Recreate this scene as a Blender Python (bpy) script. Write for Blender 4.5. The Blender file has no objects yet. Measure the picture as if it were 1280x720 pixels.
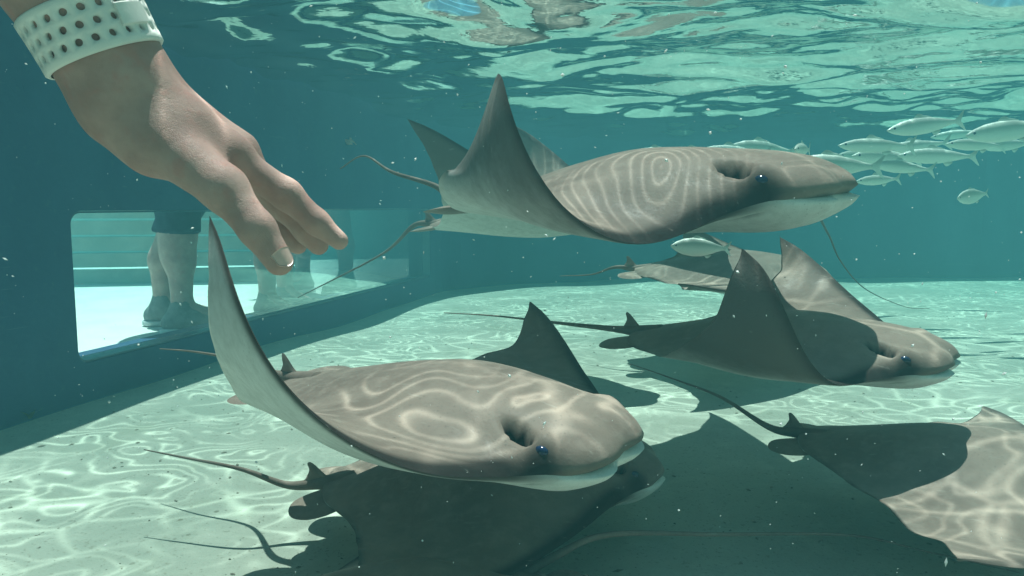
import bpy, math, random
import numpy as np
R = math.radians
random.seed(7); RNG = np.random.default_rng(7)
SC = bpy.context.scene
COL = SC.collection

# ------------------------------------------------------------ camera, sky, sun, exposure
CAM_H, FPX, PITCH = 0.45, 960.0, R(6.06)
WATER_Z = 0.87
cam_d = bpy.data.cameras.new("camera"); cam = bpy.data.objects.new("camera", cam_d); COL.objects.link(cam)
cam.location = (0, 0, CAM_H); cam.rotation_euler = (math.pi/2 - PITCH, 0, 0)
cam_d.sensor_width = 36; cam_d.lens = 36*FPX/1280; cam_d.clip_start = 0.02; cam_d.clip_end = 500
SC.camera = cam

SUN_EL, SUN_AZ = R(76), R(345)      # azimuth: direction the light comes FROM, clockwise from +Y
world = bpy.data.worlds.new("World"); SC.world = world; world.use_nodes = True
nt = world.node_tree; nt.nodes.clear()
sky = nt.nodes.new("ShaderNodeTexSky"); sky.sky_type = 'NISHITA'; sky.sun_disc = False
sky.sun_elevation = SUN_EL; sky.sun_rotation = SUN_AZ
bg = nt.nodes.new("ShaderNodeBackground"); bg.inputs[1].default_value = 0.05
wo = nt.nodes.new("ShaderNodeOutputWorld")
nt.links.new(sky.outputs[0], bg.inputs[0]); nt.links.new(bg.outputs[0], wo.inputs[0])
sun_d = bpy.data.lights.new("sun", 'SUN'); sun = bpy.data.objects.new("sun", sun_d); COL.objects.link(sun)
sun_d.energy = 5.0; sun_d.angle = R(0.5); sun_d.color = (1.0, 0.90, 0.88)
sun.rotation_euler = (math.pi/2 - SUN_EL, 0, math.pi - SUN_AZ)
sun.location = (0, 0, 6)
SC.view_settings.view_transform = 'Standard'; SC.view_settings.look = 'None'
SC.view_settings.gamma = 1; SC.view_settings.use_curve_mapping = False
SC.view_settings.exposure = 0.85
cy = SC.cycles
cy.use_denoising = True
cy.max_bounces = 7; cy.diffuse_bounces = 2; cy.glossy_bounces = 4; cy.transmission_bounces = 4
cy.volume_bounces = 1; cy.transparent_max_bounces = 12
cy.sample_clamp_indirect = 4.0; cy.caustics_reflective = True

# ------------------------------------------------------------ helpers
def pix(px, py, y):
    """world point on the ray through photo pixel (px, py) at forward distance y"""
    c, s = math.cos(PITCH), math.sin(PITCH)
    a = (px-640)/FPX; b = (360-py)/FPX
    d = np.array([a, c+b*s, -s+b*c]); d = d*(y/d[1])
    return np.array([d[0], d[1], d[2]+CAM_H])

def mesh(name, v, f, mat, parent=None, smooth=True, mats=None):
    me = bpy.data.meshes.new(name)
    me.from_pydata([tuple(map(float, p)) for p in v], [], [tuple(map(int, q)) for q in f])
    me.validate()
    if smooth: me.polygons.foreach_set("use_smooth", [True]*len(me.polygons))
    if mat: me.materials.append(mat)
    o = bpy.data.objects.new(name, me); COL.objects.link(o)
    if parent: o.parent = parent
    return o

def empty(name, loc, rz=0):
    o = bpy.data.objects.new(name, None); COL.objects.link(o)
    o.location = [float(c) for c in loc]; o.rotation_euler = (0, 0, rz); o.empty_display_size = .05
    return o

def tag(o, label=None, cat=None, group=None, kind=None):
    if label: o["label"] = label
    if cat: o["category"] = cat
    if group: o["group"] = group
    if kind: o["kind"] = kind
    return o

def box(x0, x1, y0, y1, z0, z1, bev=0):
    v = [(x, y, z) for x in (x0, x1) for y in (y0, y1) for z in (z0, z1)]
    f = [(0,1,3,2), (4,6,7,5), (0,4,5,1), (2,3,7,6), (0,2,6,4), (1,5,7,3)]
    return v, f

class N:
    """small node-material builder"""
    def __init__(s, name, rough=.6, spec=.4):
        s.m = bpy.data.materials.new(name); s.m.use_nodes = True; s.t = s.m.node_tree
        s.b = s.t.nodes["Principled BSDF"]; s.out = s.t.nodes["Material Output"]
        s.b.inputs["Roughness"].default_value = rough; s.b.inputs["Specular IOR Level"].default_value = spec
        s._pos = None
    def n(s, t, **kw):
        o = s.t.nodes.new("ShaderNode"+t)
        for k, v in kw.items(): setattr(o, k, v)
        return o
    def link(s, a, b): s.t.links.new(a, b)
    def setv(s, sock, v):
        if isinstance(v, (int, float)): sock.default_value = v
        elif isinstance(v, (tuple, list)): sock.default_value = tuple(v)+((1,) if len(v) == 3 and len(sock.default_value) == 4 else ())
        else: s.link(v, sock)
    def pos(s):
        if s._pos is None: s._pos = s.n("NewGeometry").outputs["Position"]
        return s._pos
    def obj(s): return s.n("TexCoord").outputs["Object"]
    def noise(s, scale, detail=3, rough=.5, vec=None, dist=0):
        o = s.n("TexNoise"); o.inputs["Scale"].default_value = scale; o.inputs["Detail"].default_value = detail
        o.inputs["Roughness"].default_value = rough; o.inputs["Distortion"].default_value = dist
        s.link(vec if vec is not None else s.pos(), o.inputs["Vector"]); return o.outputs["Fac"]
    def vor(s, scale, feature='F1', vec=None):
        o = s.n("TexVoronoi", feature=feature); o.inputs["Scale"].default_value = scale
        s.link(vec if vec is not None else s.pos(), o.inputs["Vector"]); return o.outputs["Distance"]
    def math(s, op, a, b=0.0, c=None, clamp=False):
        o = s.n("Math", operation=op, use_clamp=clamp)
        s.setv(o.inputs[0], a); s.setv(o.inputs[1], b)
        if c is not None: s.setv(o.inputs[2], c)
        return o.outputs[0]
    def ramp(s, fac, a, b, lo=0.0, hi=1.0):
        o = s.n("MapRange", interpolation_type='SMOOTHSTEP')
        s.setv(o.inputs[0], fac); s.setv(o.inputs[1], a); s.setv(o.inputs[2], b); s.setv(o.inputs[3], lo); s.setv(o.inputs[4], hi)
        return o.outputs[0]
    def mix(s, fac, a, b, mode='MIX'):
        o = s.n("Mix", data_type='RGBA', blend_type=mode)
        s.setv(o.inputs[0], fac); s.setv(o.inputs[6], a); s.setv(o.inputs[7], b); return o.outputs[2]
    def attr(s, name):
        return s.n("Attribute", attribute_name=name)
    def color(s, c): s.setv(s.b.inputs["Base Color"], c); return s
    def bump(s, h, dist=.002, strength=.5):
        o = s.n("Bump"); o.inputs["Strength"].default_value = strength; o.inputs["Distance"].default_value = dist
        s.link(h, o.inputs["Height"]); s.link(o.outputs[0], s.b.inputs["Normal"]); return s

def sm(a, b, x):
    t = np.clip((np.asarray(x, float)-a)/(b-a), 0, 1); return t*t*(3-2*t)

# ------------------------------------------------------------ materials
def mat_floor():
    m = N("pale_sand", .85, .2)
    n1 = m.noise(2.2, 4, .6); n2 = m.noise(14, 5, .6); n3 = m.noise(160, 3, .6)
    c = m.mix(m.ramp(n1, .35, .7), (.35, .365, .30), (.27, .295, .24))
    c = m.mix(m.math('MULTIPLY', m.ramp(n2, .5, .75), .5), c, (.45, .46, .38))
    c = m.mix(m.math('MULTIPLY', m.ramp(n3, .58, .70), .7), c, (.20, .20, .15))
    pb = m.n('TexVoronoi', feature='F1'); pb.inputs['Scale'].default_value = 34; m.link(m.pos(), pb.inputs['Vector'])
    c = m.mix(m.math('MULTIPLY', m.ramp(pb.outputs['Distance'], .10, .16, 1, 0), m.ramp(n1, .5, .62, 0, .75)), c, (.12, .115, .08))
    n5 = m.noise(5.5, 6, .7)
    c = m.mix(m.math('MULTIPLY', m.ramp(n5, .52, .70), .55), c, (.27, .29, .22))
    m.color(c); m.bump(m.math('ADD', m.math('MULTIPLY', n2, .8), m.math('MULTIPLY', n3, .25)), .012, .5); return m.m
def mat_wall():
    m = N("blue_tank_paint", .55, .3)
    n1 = m.noise(3, 5, .6); n2 = m.noise(40, 4, .6)
    c = m.mix(m.ramp(n1, .3, .75), (.010, .044, .120), (.018, .066, .150))
    n4 = m.noise(1.3, 6, .65)
    c = m.mix(m.math('MULTIPLY', m.ramp(n2, .58, .75), .4), c, (.05, .11, .14))
    c = m.mix(m.math('MULTIPLY', m.ramp(n4, .5, .72), .45), c, (.030, .085, .130))
    sc = m.n("VectorMath", operation='MULTIPLY'); m.link(m.pos(), sc.inputs[0]); sc.inputs[1].default_value = (3, 3, 60)
    c = m.mix(m.math('MULTIPLY', m.ramp(m.noise(2.0, 3, .6, sc.outputs[0]), .68, .74), .3), c, (.14, .20, .22))
    m.color(c); m.bump(n2, .003, .4); return m.m
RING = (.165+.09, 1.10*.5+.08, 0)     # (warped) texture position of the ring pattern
def mat_water():
    m = N("water_surface")
    m.t.nodes.remove(m.b)
    # caustic light pattern drawn into the transmission colour; sunlight passing through casts it below
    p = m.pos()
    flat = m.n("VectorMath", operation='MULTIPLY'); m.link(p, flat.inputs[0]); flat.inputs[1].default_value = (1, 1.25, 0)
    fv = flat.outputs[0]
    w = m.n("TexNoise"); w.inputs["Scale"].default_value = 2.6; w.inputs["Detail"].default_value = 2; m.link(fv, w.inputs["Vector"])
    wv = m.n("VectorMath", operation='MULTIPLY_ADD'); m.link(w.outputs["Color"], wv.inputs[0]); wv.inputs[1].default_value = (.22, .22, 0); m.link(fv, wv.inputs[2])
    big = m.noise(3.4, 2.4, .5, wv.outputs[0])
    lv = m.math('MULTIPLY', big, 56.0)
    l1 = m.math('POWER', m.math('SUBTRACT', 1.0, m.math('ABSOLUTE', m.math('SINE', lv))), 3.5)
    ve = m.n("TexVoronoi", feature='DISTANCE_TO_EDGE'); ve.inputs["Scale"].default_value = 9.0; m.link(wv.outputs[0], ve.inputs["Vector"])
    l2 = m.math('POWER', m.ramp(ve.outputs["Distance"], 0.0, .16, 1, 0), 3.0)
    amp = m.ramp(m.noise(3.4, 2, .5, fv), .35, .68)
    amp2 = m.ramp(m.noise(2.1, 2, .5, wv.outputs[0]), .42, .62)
    # light rings drawn into the same transmission colour, placed above ray B's back
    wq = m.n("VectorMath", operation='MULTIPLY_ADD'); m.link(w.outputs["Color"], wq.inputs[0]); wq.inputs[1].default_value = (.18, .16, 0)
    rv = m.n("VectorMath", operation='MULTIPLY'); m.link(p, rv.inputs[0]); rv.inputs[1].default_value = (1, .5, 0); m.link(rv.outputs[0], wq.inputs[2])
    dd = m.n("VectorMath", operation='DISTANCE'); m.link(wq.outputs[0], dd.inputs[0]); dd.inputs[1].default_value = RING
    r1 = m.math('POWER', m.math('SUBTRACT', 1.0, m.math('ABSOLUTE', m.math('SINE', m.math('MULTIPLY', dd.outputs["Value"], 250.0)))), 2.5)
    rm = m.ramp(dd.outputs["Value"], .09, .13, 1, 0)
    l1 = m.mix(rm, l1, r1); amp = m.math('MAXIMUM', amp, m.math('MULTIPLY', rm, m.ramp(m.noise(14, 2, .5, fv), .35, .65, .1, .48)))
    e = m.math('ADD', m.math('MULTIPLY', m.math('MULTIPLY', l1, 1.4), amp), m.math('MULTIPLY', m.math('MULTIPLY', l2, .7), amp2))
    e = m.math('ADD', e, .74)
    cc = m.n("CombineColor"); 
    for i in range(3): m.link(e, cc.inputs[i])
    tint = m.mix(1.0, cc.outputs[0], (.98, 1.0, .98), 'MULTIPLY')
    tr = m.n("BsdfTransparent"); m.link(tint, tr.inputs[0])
    gl = m.n("BsdfGlossy"); gl.inputs["Roughness"].default_value = 0.025; gl.inputs["Color"].default_value = (.72, .82, .80, 1)
    bp = m.n("Bump"); bp.inputs["Strength"].default_value = .3; bp.inputs["Distance"].default_value = .004
    st = m.n("VectorMath", operation='MULTIPLY'); m.link(p, st.inputs[0]); st.inputs[1].default_value = (.45, 1, 1)
    m.link(m.noise(26, 3, .6, st.outputs[0]), bp.inputs["Height"]); m.link(bp.outputs[0], gl.inputs["Normal"])
    fr = m.n("Fresnel"); fr.inputs["IOR"].default_value = 1.33
    mx = m.n("MixShader"); m.link(fr.outputs[0], mx.inputs[0]); m.link(tr.outputs[0], mx.inputs[1]); m.link(gl.outputs[0], mx.inputs[2])
    m.link(mx.outputs[0], m.out.inputs[0]); return m.m
def mat_ray():
    m = N("ray_skin", .5, .25)
    a = m.attr("paint"); sep = m.n("SeparateColor"); m.link(a.outputs["Color"], sep.inputs[0])
    dors, dark, span = sep.outputs[0], sep.outputs[1], sep.outputs[2]
    hole = m.attr("spiracle").outputs["Fac"]
    o = m.obj()
    n1 = m.noise(9, 4, .6, o); n2 = m.noise(60, 4, .65, o); n3 = m.noise(240, 2, .5, o)
    c = m.mix(m.ramp(n1, .3, .7), (.178, .134, .110), (.270, .208, .170))
    c = m.mix(m.math('MULTIPLY', m.ramp(n2, .45, .7), .35), c, (.33, .27, .225))
    c = m.mix(m.math('MULTIPLY', m.ramp(n3, .6, .72), .25), c, (.12, .10, .085))
    ve = m.mix(m.ramp(n2, .35, .75), (.74, .74, .70), (.62, .62, .58))
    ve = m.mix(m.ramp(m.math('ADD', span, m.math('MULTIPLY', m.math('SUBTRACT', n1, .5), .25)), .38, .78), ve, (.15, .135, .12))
    c = m.mix(dors, ve, c)
    c = m.mix(dark, c, (.022, .019, .018))
    c = m.mix(hole, c, (.006, .006, .007))
    spots = m.ramp(m.vor(150, 'F1', o), .10, .22, 1, 0)
    c = m.mix(m.math('MULTIPLY', m.math('MULTIPLY', spots, m.ramp(n1, .45, .65)), .30), c, (.08, .07, .06))
    st = m.n("VectorMath", operation='MULTIPLY'); m.link(o, st.inputs[0]); st.inputs[1].default_value = (14, 90, 40)
    scr = m.ramp(m.noise(1.6, 3, .6, st.outputs[0]), .66, .72)
    c = m.mix(m.math('MULTIPLY', scr, .22), c, (.42, .38, .33))
    m.color(c)
    m.setv(m.b.inputs["Roughness"], m.ramp(n2, .3, .7, .36, .6))
    m.setv(m.b.inputs["Specular IOR Level"], m.math('MULTIPLY', m.math('SUBTRACT', 1.0, m.math('MAXIMUM', hole, dark)), .05))
    m.bump(m.math('ADD', n2, m.math('MULTIPLY', n3, .5)), .0011, .4); return m.m
def simple(name, col, col2=None, rough=.6, spec=.4, scale=20, bump=0, bs=None, objc=False):
    m = N(name, rough, spec); v = m.obj() if objc else None
    n = m.noise(scale, 4, .6, v)
    m.color(m.mix(m.ramp(n, .3, .7), col, col2 or tuple(min(1, c*1.25) for c in col)))
    if bump: m.bump(m.noise(bs or scale*3, 4, .6, v), bump, .5)
    return m.m
def mat_skin():
    m = N("skin", .55, .2); o = m.obj()
    n1 = m.noise(26, 4, .6, o); n2 = m.noise(240, 3, .6, o); n3 = m.noise(60, 5, .65, o); vo = m.vor(700, 'DISTANCE_TO_EDGE', o)
    c = m.mix(m.ramp(n1, .3, .72), (.42, .245, .205), (.57, .36, .305))
    c = m.mix(m.math('MULTIPLY', m.ramp(n3, .5, .72), .45), c, (.56, .22, .18))
    vs = m.n("VectorMath", operation='MULTIPLY'); m.link(o, vs.inputs[0]); vs.inputs[1].default_value = (1.0, .5, .8)
    vein = m.ramp(m.math('ABSOLUTE', m.math('SUBTRACT', m.noise(24, 1, .4, vs.outputs[0], .6), .5)), .0, .018, 1, 0)
    c = m.mix(m.math('MULTIPLY', vein, .10), c, (.40, .27, .27))
    m.color(c); m.b.inputs["Subsurface Weight"].default_value = .12
    m.b.inputs["Subsurface Radius"].default_value = (.012, .004, .002); m.b.inputs["Subsurface Scale"].default_value = .5
    h = m.math('ADD', m.math('MULTIPLY', n2, .5), m.math('MULTIPLY', m.ramp(vo, 0, .12), .35))
    h = m.math('ADD', h, m.math('MULTIPLY', n3, 1.2))
    m.bump(h, .0008, .5); return m.m
M = dict(floor=mat_floor(), wall=mat_wall(), water=mat_water(), ray=mat_ray(), skin=mat_skin(),
    eye=simple("ray_eye", (.006, .010, .028), (.012, .028, .085), .12, .5, 60, objc=True),
    fish=None, band=simple("cream_silicone", (.76, .74, .68), (.84, .82, .76), .5, .35, 30, .0004, 200),
    nail=simple("nail", (.70, .44, .37), (.76, .52, .45), .28, .5, 40),
    paving=simple("pale_concrete", (.70, .67, .61), (.80, .77, .71), .85, .2, 6, .004, 60),
    timber=simple("weathered_timber", (.26, .22, .17), (.36, .31, .25), .8, .2, 9, .004, 50),
    plaster=simple("beige_render", (.50, .46, .38), (.56, .52, .44), .9, .2, 5, .002, 60),
    shorts=simple("navy_cloth", (.020, .026, .045), (.035, .042, .065), .9, .15, 40, .003, 300),
    khaki=simple("khaki_cloth", (.14, .12, .09), (.19, .16, .12), .9, .15, 40, .003, 300),
    shirt=simple("pale_shirt", (.60, .60, .58), (.68, .68, .66), .9, .15, 30, .003, 200),
    redshirt=simple("coral_shirt", (.48, .12, .09), (.56, .17, .12), .9, .15, 30, .003, 200),
    shoe=simple("canvas_shoe", (.16, .17, .17), (.24, .25, .25), .8, .2, 40, .001, 300),
    hair=simple("brown_hair", (.04, .025, .015), (.07, .045, .028), .6, .4, 90, .003, 200),
    seal=simple("grey_sealant", (.03, .075, .12), (.05, .10, .15), .35, .5, 25),
    weed=simple("green_weed", (.05, .08, .03), (.10, .13, .05), .7, .3, 40),
    speck=simple("pale_specks", (.75, .77, .74), (.85, .86, .83), .7, .3, 50))
def mat_fish():
    m = N("silver_fish", .35, .5)
    g = m.n("TexCoord").outputs["Generated"]; sep = m.n("SeparateXYZ"); m.link(g, sep.inputs[0])
    n = m.noise(90, 3, .6, m.obj())
    c = m.mix(m.ramp(m.math('ADD', sep.outputs[2], m.math('MULTIPLY', n, .2)), .45, .85), (.82, .81, .74), (.38, .40, .35))
    m.color(m.mix(m.math('MULTIPLY', n, .3), c, (.62, .61, .52))); m.b.inputs["Metallic"].default_value = .05
    m.bump(m.vor(260, 'F1', m.obj()), .001, .4); return m.m
M["fish"] = mat_fish()
def mat_pane():
    m = N("window_glass"); m.t.nodes.remove(m.b)
    lw = m.n("LayerWeight"); lw.inputs["Blend"].default_value = .5
    fac = m.ramp(lw.outputs["Facing"], .38, .60, .03, .93)
    tr = m.n("BsdfTransparent"); tr.inputs[0].default_value = (.93, .97, .97, 1)
    gl = m.n("BsdfGlossy"); gl.inputs["Roughness"].default_value = .02; gl.inputs["Color"].default_value = (.9, .95, .95, 1)
    mx = m.n("MixShader"); m.link(fac, mx.inputs[0]); m.link(tr.outputs[0], mx.inputs[1]); m.link(gl.outputs[0], mx.inputs[2])
    m.link(mx.outputs[0], m.out.inputs[0]); return m.m
M["pane"] = mat_pane()

# ------------------------------------------------------------ the tank
WALL_K, WALL_X0 = .258, -1.4425           # wet face of the window wall: x = WALL_X0 + WALL_K*y
def wall_x(y): return WALL_X0 + WALL_K*y
wdir = np.array([WALL_K, 1, 0])/math.hypot(WALL_K, 1); wnrm = np.array([-1, WALL_K, 0])/math.hypot(WALL_K, 1)  # out of the tank
def wpt(y, z, off=0.0):
    return np.array([wall_x(y), y, z]) + wnrm*off

# floor sheet (gently uneven)
nx, ny = 150, 170
xs = np.linspace(-2.2, 4.0, nx); ys = np.linspace(-2.0, 5.4, ny)
X, Y = np.meshgrid(xs, ys, indexing='ij')
Z = .006*np.sin(X*3.1+1)*np.sin(Y*2.3)+.004*np.sin(X*7.3+Y*3)+.003*np.sin(Y*9-X*5)-.008
# no floor under the outdoor paving: stop at the wall
X = np.maximum(X, wall_x(Y)-.08)
v = np.stack([X, Y, Z], -1).reshape(-1, 3)
f = [(i*ny+j, (i+1)*ny+j, (i+1)*ny+j+1, i*ny+j+1) for i in range(nx-1) for j in range(ny-1)]
tag(mesh("tank_floor", v, f, M["floor"]), kind="structure")

# window wall
WIN = dict(y0=1.735, y1=3.96, z0=.088, z1=.440)
def rounded(y0, y1, z0, z1, r, n=8):
    pts = []
    for cyy, czz, a0 in ((y1-r, z1-r, 0), (y0+r, z1-r, 90), (y0+r, z0+r, 180), (y1-r, z0+r, 270)):
        for k in range(n+1):
            a = R(a0+90*k/n); pts.append((cyy+r*math.cos(a), czz+r*math.sin(a)))
    return pts
def ring_solid(outer, inner, o0, o1):
    """solid between two loops (same count), from offset o0 to o1 through the wall"""
    n = len(outer); v = []
    for off in (o0, o1):
        v += [wpt(a, b, off) for a, b in outer]; v += [wpt(a, b, off) for a, b in inner]
    f = []
    for i in range(n):
        j = (i+1) % n
        f += [(i, j, n+j, n+i), (2*n+j, 2*n+i, 3*n+i, 3*n+j), (n+i, n+j, 3*n+j, 3*n+i), (j, i, 2*n+i, 2*n+j)]
    return v, f
inner = rounded(WIN['y0'], WIN['y1'], WIN['z0'], WIN['z1'], .03)
# lean of the left jamb as in the photograph
Y0w, Y1w, Z0w, Z1w = -1.7, 4.02, -.05, 1.02
cyc = (WIN['y0']+WIN['y1'])/2; czc = (WIN['z0']+WIN['z1'])/2
outer = []
nq = len(inner)//4
crn = [(Y1w, Z1w), (Y0w, Z1w), (Y0w, Z0w), (Y1w, Z0w)]
for k in range(4):
    for i in range(nq):
        outer.append(crn[k])
# spread the outer points so that no face is degenerate
o2 = []
for idx, (a, b) in enumerate(outer):
    k, i = divmod(idx, nq); t = (i/(nq-1)-.5)*.02
    if k == 0: a, b = (a, b+min(t, 0)) if t < 0 else (a-t, b)
    if k == 1: a, b = (a-min(t, 0), b) if t < 0 else (a, b-t)
    if k == 2: a, b = (a, b-min(t, 0)) if t < 0 else (a+t, b)
    if k == 3: a, b = (a+min(t, 0), b) if t < 0 else (a, b+t)
    o2.append((a, b))
wall_root = empty("tank_wall", wpt(1.2, 0, .05))
tag(wall_root, "dark blue tank wall with a long viewing window near the floor", "wall")
def under(o, root):
    o.parent = root; o.matrix_parent_inverse = root.matrix_basis.inverted(); return o
from mathutils import Matrix
def child(name, v, f, mat, root, smooth=True):
    inv = np.array(Matrix.LocRotScale(root.location, root.rotation_euler, None).inverted())
    v = np.asarray(v, float); v = v@inv[:3, :3].T+inv[:3, 3]
    return mesh(name, v, f, mat, root, smooth)
v, f = ring_solid(o2, inner, 0, .12); child("wall_panel", v, f, M["wall"], wall_root, False)
inn2 = rounded(WIN['y0']+.005, WIN['y1']-.005, WIN['z0']+.005, WIN['z1']-.005, .027)
out2 = rounded(WIN['y0']+.001, WIN['y1']-.001, WIN['z0']+.001, WIN['z1']-.001, .0295)
v, f = ring_solid(out2, inn2, .004, .05); child("window_frame", v, f, M["seal"], wall_root, False)
pl = rounded(WIN['y0']+.0045, WIN['y1']-.0045, WIN['z0']+.0045, WIN['z1']-.0045, .027)
v = [wpt(a, b, .022) for a, b in pl]; child("window_pane", v, [tuple(range(len(pl)))], M["pane"], wall_root, False)
# curved wall: from the far end of the window wall round the back and the far sides
P = [np.array([wall_x(4.02)+.0, 4.025])]
c0 = np.array([wall_x(4.02), 4.025]); d0 = np.array([WALL_K, 1])/math.hypot(WALL_K, 1)
b1 = c0+d0*.62; b2 = np.array([1.05, 4.93])
for t in np.linspace(0, 1, 15)[1:]: P.append((1-t)**2*c0+2*t*(1-t)*b1+t*t*b2)
P += [np.array([x, 4.93+.01*(x-1)]) for x in (1.6, 2.2, 2.8)]
e0 = np.array([2.8, 4.95])
for t in np.linspace(0, 1, 9)[1:]: P.append((1-t)**2*e0+2*t*(1-t)*np.array([3.7, 4.95])+t*t*np.array([3.7, 4.0]))
P += [np.array([3.7, y]) for y in (3, 2, 1, 0, -1)]
for t in np.linspace(0, 1, 7)[1:]: P.append((1-t)**2*np.array([3.7, -1])+2*t*(1-t)*np.array([3.7, -1.65])+t*t*np.array([3.0, -1.65]))
P += [np.array([x, -1.65]) for x in (2, 1, 0, -1, wall_x(-1.65))]
P = np.array(P); T = np.gradient(P, axis=0); T /= np.linalg.norm(T, axis=1)[:, None]; NO = np.stack([-T[:, 1], T[:, 0]], 1)
back_root = empty("tank_wall", (1.05, 4.95, 0)); tag(back_root, "plain dark teal back wall of the tank behind the fish school", "wall")
prof = [(0, -.05), (0, 1.02), (.12, 1.02), (.12, -.05)]
v = [(P[i, 0]+NO[i, 0]*o, P[i, 1]+NO[i, 1]*o, z) for i in range(len(P)) for o, z in prof]
f = [(4*i+k, 4*i+(k+1) % 4, 4*i+4+(k+1) % 4, 4*i+4+k) for i in range(len(P)-1) for k in range(4)]
child("wall_panel", v, f, M["wall"], back_root, False)

# water surface: a rippled sheet seen from below
nx, ny = 470, 640
yv = np.linspace(-1.6, 5.0, ny); sv = np.linspace(0, 1, nx)
S_, Y = np.meshgrid(sv, yv, indexing='ij')
X = wall_x(Y)+.003+(3.66-wall_x(Y))*S_
Z = np.zeros_like(X)
for k in range(90):
    lam = .035*(26**RNG.random()); ang = RNG.normal(R(80), .75); kk = 2*math.pi/lam
    slope = .055 if lam > .28 else (.050 if lam > .1 else .016)
    Z += slope/kk*np.sin(kk*(X*math.cos(ang)+Y*math.sin(ang))+RNG.random()*6.28)*(.55+.45*np.sin(1.3*X+2.1*Y+RNG.random()*6.28))*1.2
v = np.stack([X, Y, Z+WATER_Z], -1).reshape(-1, 3)
me = bpy.data.meshes.new("water")
I, J = np.meshgrid(np.arange(nx-1), np.arange(ny-1), indexing='ij')
q = np.stack([I*ny+J, (I+1)*ny+J, (I+1)*ny+J+1, I*ny+J+1], -1).reshape(-1, 4)
me.vertices.add(len(v)); me.vertices.foreach_set("co", v.ravel())
me.loops.add(q.size); me.loops.foreach_set("vertex_index", q.ravel())
me.polygons.add(len(q)); me.polygons.foreach_set("loop_start", np.arange(0, q.size, 4)); me.polygons.foreach_set("loop_total", np.full(len(q), 4))
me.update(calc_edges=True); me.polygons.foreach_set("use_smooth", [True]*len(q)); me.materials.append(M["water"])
wo_ = bpy.data.objects.new("water", me); COL.objects.link(wo_); tag(wo_, kind="structure")

# ------------------------------------------------------------ outside the window
OUT_Z = .03
gv = [(-7.5, -1.5, OUT_Z), (wall_x(-1.5)-.135, -1.5, OUT_Z), (wall_x(7.5)-.135, 7.5, OUT_Z), (-7.5, 7.5, OUT_Z)]
tag(mesh("pavement", gv, [(0, 1, 2, 3)], M["paving"], smooth=False), kind="structure")
# low timber bench wall of boards
bench = empty("timber_planter", (-2.35, 4.2, OUT_Z)); tag(bench, "low weathered timber planter of horizontal boards seen through the tank window", "planter")
def plank(x0, y0, x1, y1, z0, z1, th, root, name="plank"):
    d = np.array([x1-x0, y1-y0]); L = np.linalg.norm(d); d /= L; nn = np.array([-d[1], d[0]])*th
    a = np.array([x0, y0]); b = np.array([x1, y1])
    v = [(*(a), z0), (*(b), z0), (*(b+nn), z0), (*(a+nn), z0), (*(a), z1), (*(b), z1), (*(b+nn), z1), (*(a+nn), z1)]
    f = [(0,3,2,1), (4,5,6,7), (0,1,5,4), (1,2,6,5), (2,3,7,6), (3,0,4,7)]
    return child(name, v, f, M["timber"], root, False)
for k in range(5):
    plank(-4.2, 3.75+.008*random.random(), -1.2, 4.35, OUT_Z+.004+k*.088, OUT_Z+k*.088+.080, .04, bench)
plank(-4.25, 3.73, -1.15, 4.33, OUT_Z+.446, OUT_Z+.485, .30, bench, "cap_board")
hut = empty("garden_wall", (-2.4, 6.2, OUT_Z)); tag(hut, "beige rendered wall beyond the timber planter outside the tank", "wall")
for (a, b, z0, z1, nm) in (((-6.5, 5.4), (0.4, 6.9), OUT_Z, 1.4, "wall_panel"), ((-6.55, 5.36), (.45, 6.86), 1.40, 1.46, "coping")):
    d = np.array(b)-np.array(a); d = d/np.linalg.norm(d); nn = np.array([-d[1], d[0]])*(.2 if nm == "wall_panel" else .28)
    a = np.array(a); b = np.array(b)
    v = [(*(a), z0), (*(b), z0), (*(b+nn), z0), (*(a+nn), z0), (*(a), z1), (*(b), z1), (*(b+nn), z1), (*(a+nn), z1)]
    child(nm, v, [(0,3,2,1), (4,5,6,7), (0,1,5,4), (1,2,6,5), (2,3,7,6), (3,0,4,7)], M["plaster"], hut, False)

# ------------------------------------------------------------ cownose rays
XS = 1.27
LE_U = [0,.06,.11,.15,.185,.22,.28,.4,.55,.7,.85,.95,1.0]
LE_X = [.445,.452,.442,.422,.388,.342,.292,.225,.13,.01,-.125,-.23,-.302]
TE_U = [0,.06,.12,.2,.3,.45,.6,.75,.9,1.0]
TE_X = [-.47,-.475,-.465,-.425,-.365,-.30,-.262,-.25,-.272,-.31]
def pch(xs, ys, q):
    xs = np.array(xs, float); ys = np.array(ys, float); h = np.diff(xs); d = np.diff(ys)/h
    m = np.zeros_like(xs); m[0] = d[0]; m[-1] = d[-1]
    for i in range(1, len(xs)-1): m[i] = 0 if d[i-1]*d[i] <= 0 else 2*d[i-1]*d[i]/(d[i-1]+d[i])
    q = np.clip(q, xs[0], xs[-1]); i = np.clip(np.searchsorted(xs, q)-1, 0, len(xs)-2); t = (q-xs[i])/h[i]
    return (1+2*t)*(1-t)**2*ys[i]+t*(1-t)**2*h[i]*m[i]+t*t*(3-2*t)*ys[i+1]+t*t*(t-1)*h[i]*m[i+1]
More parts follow.
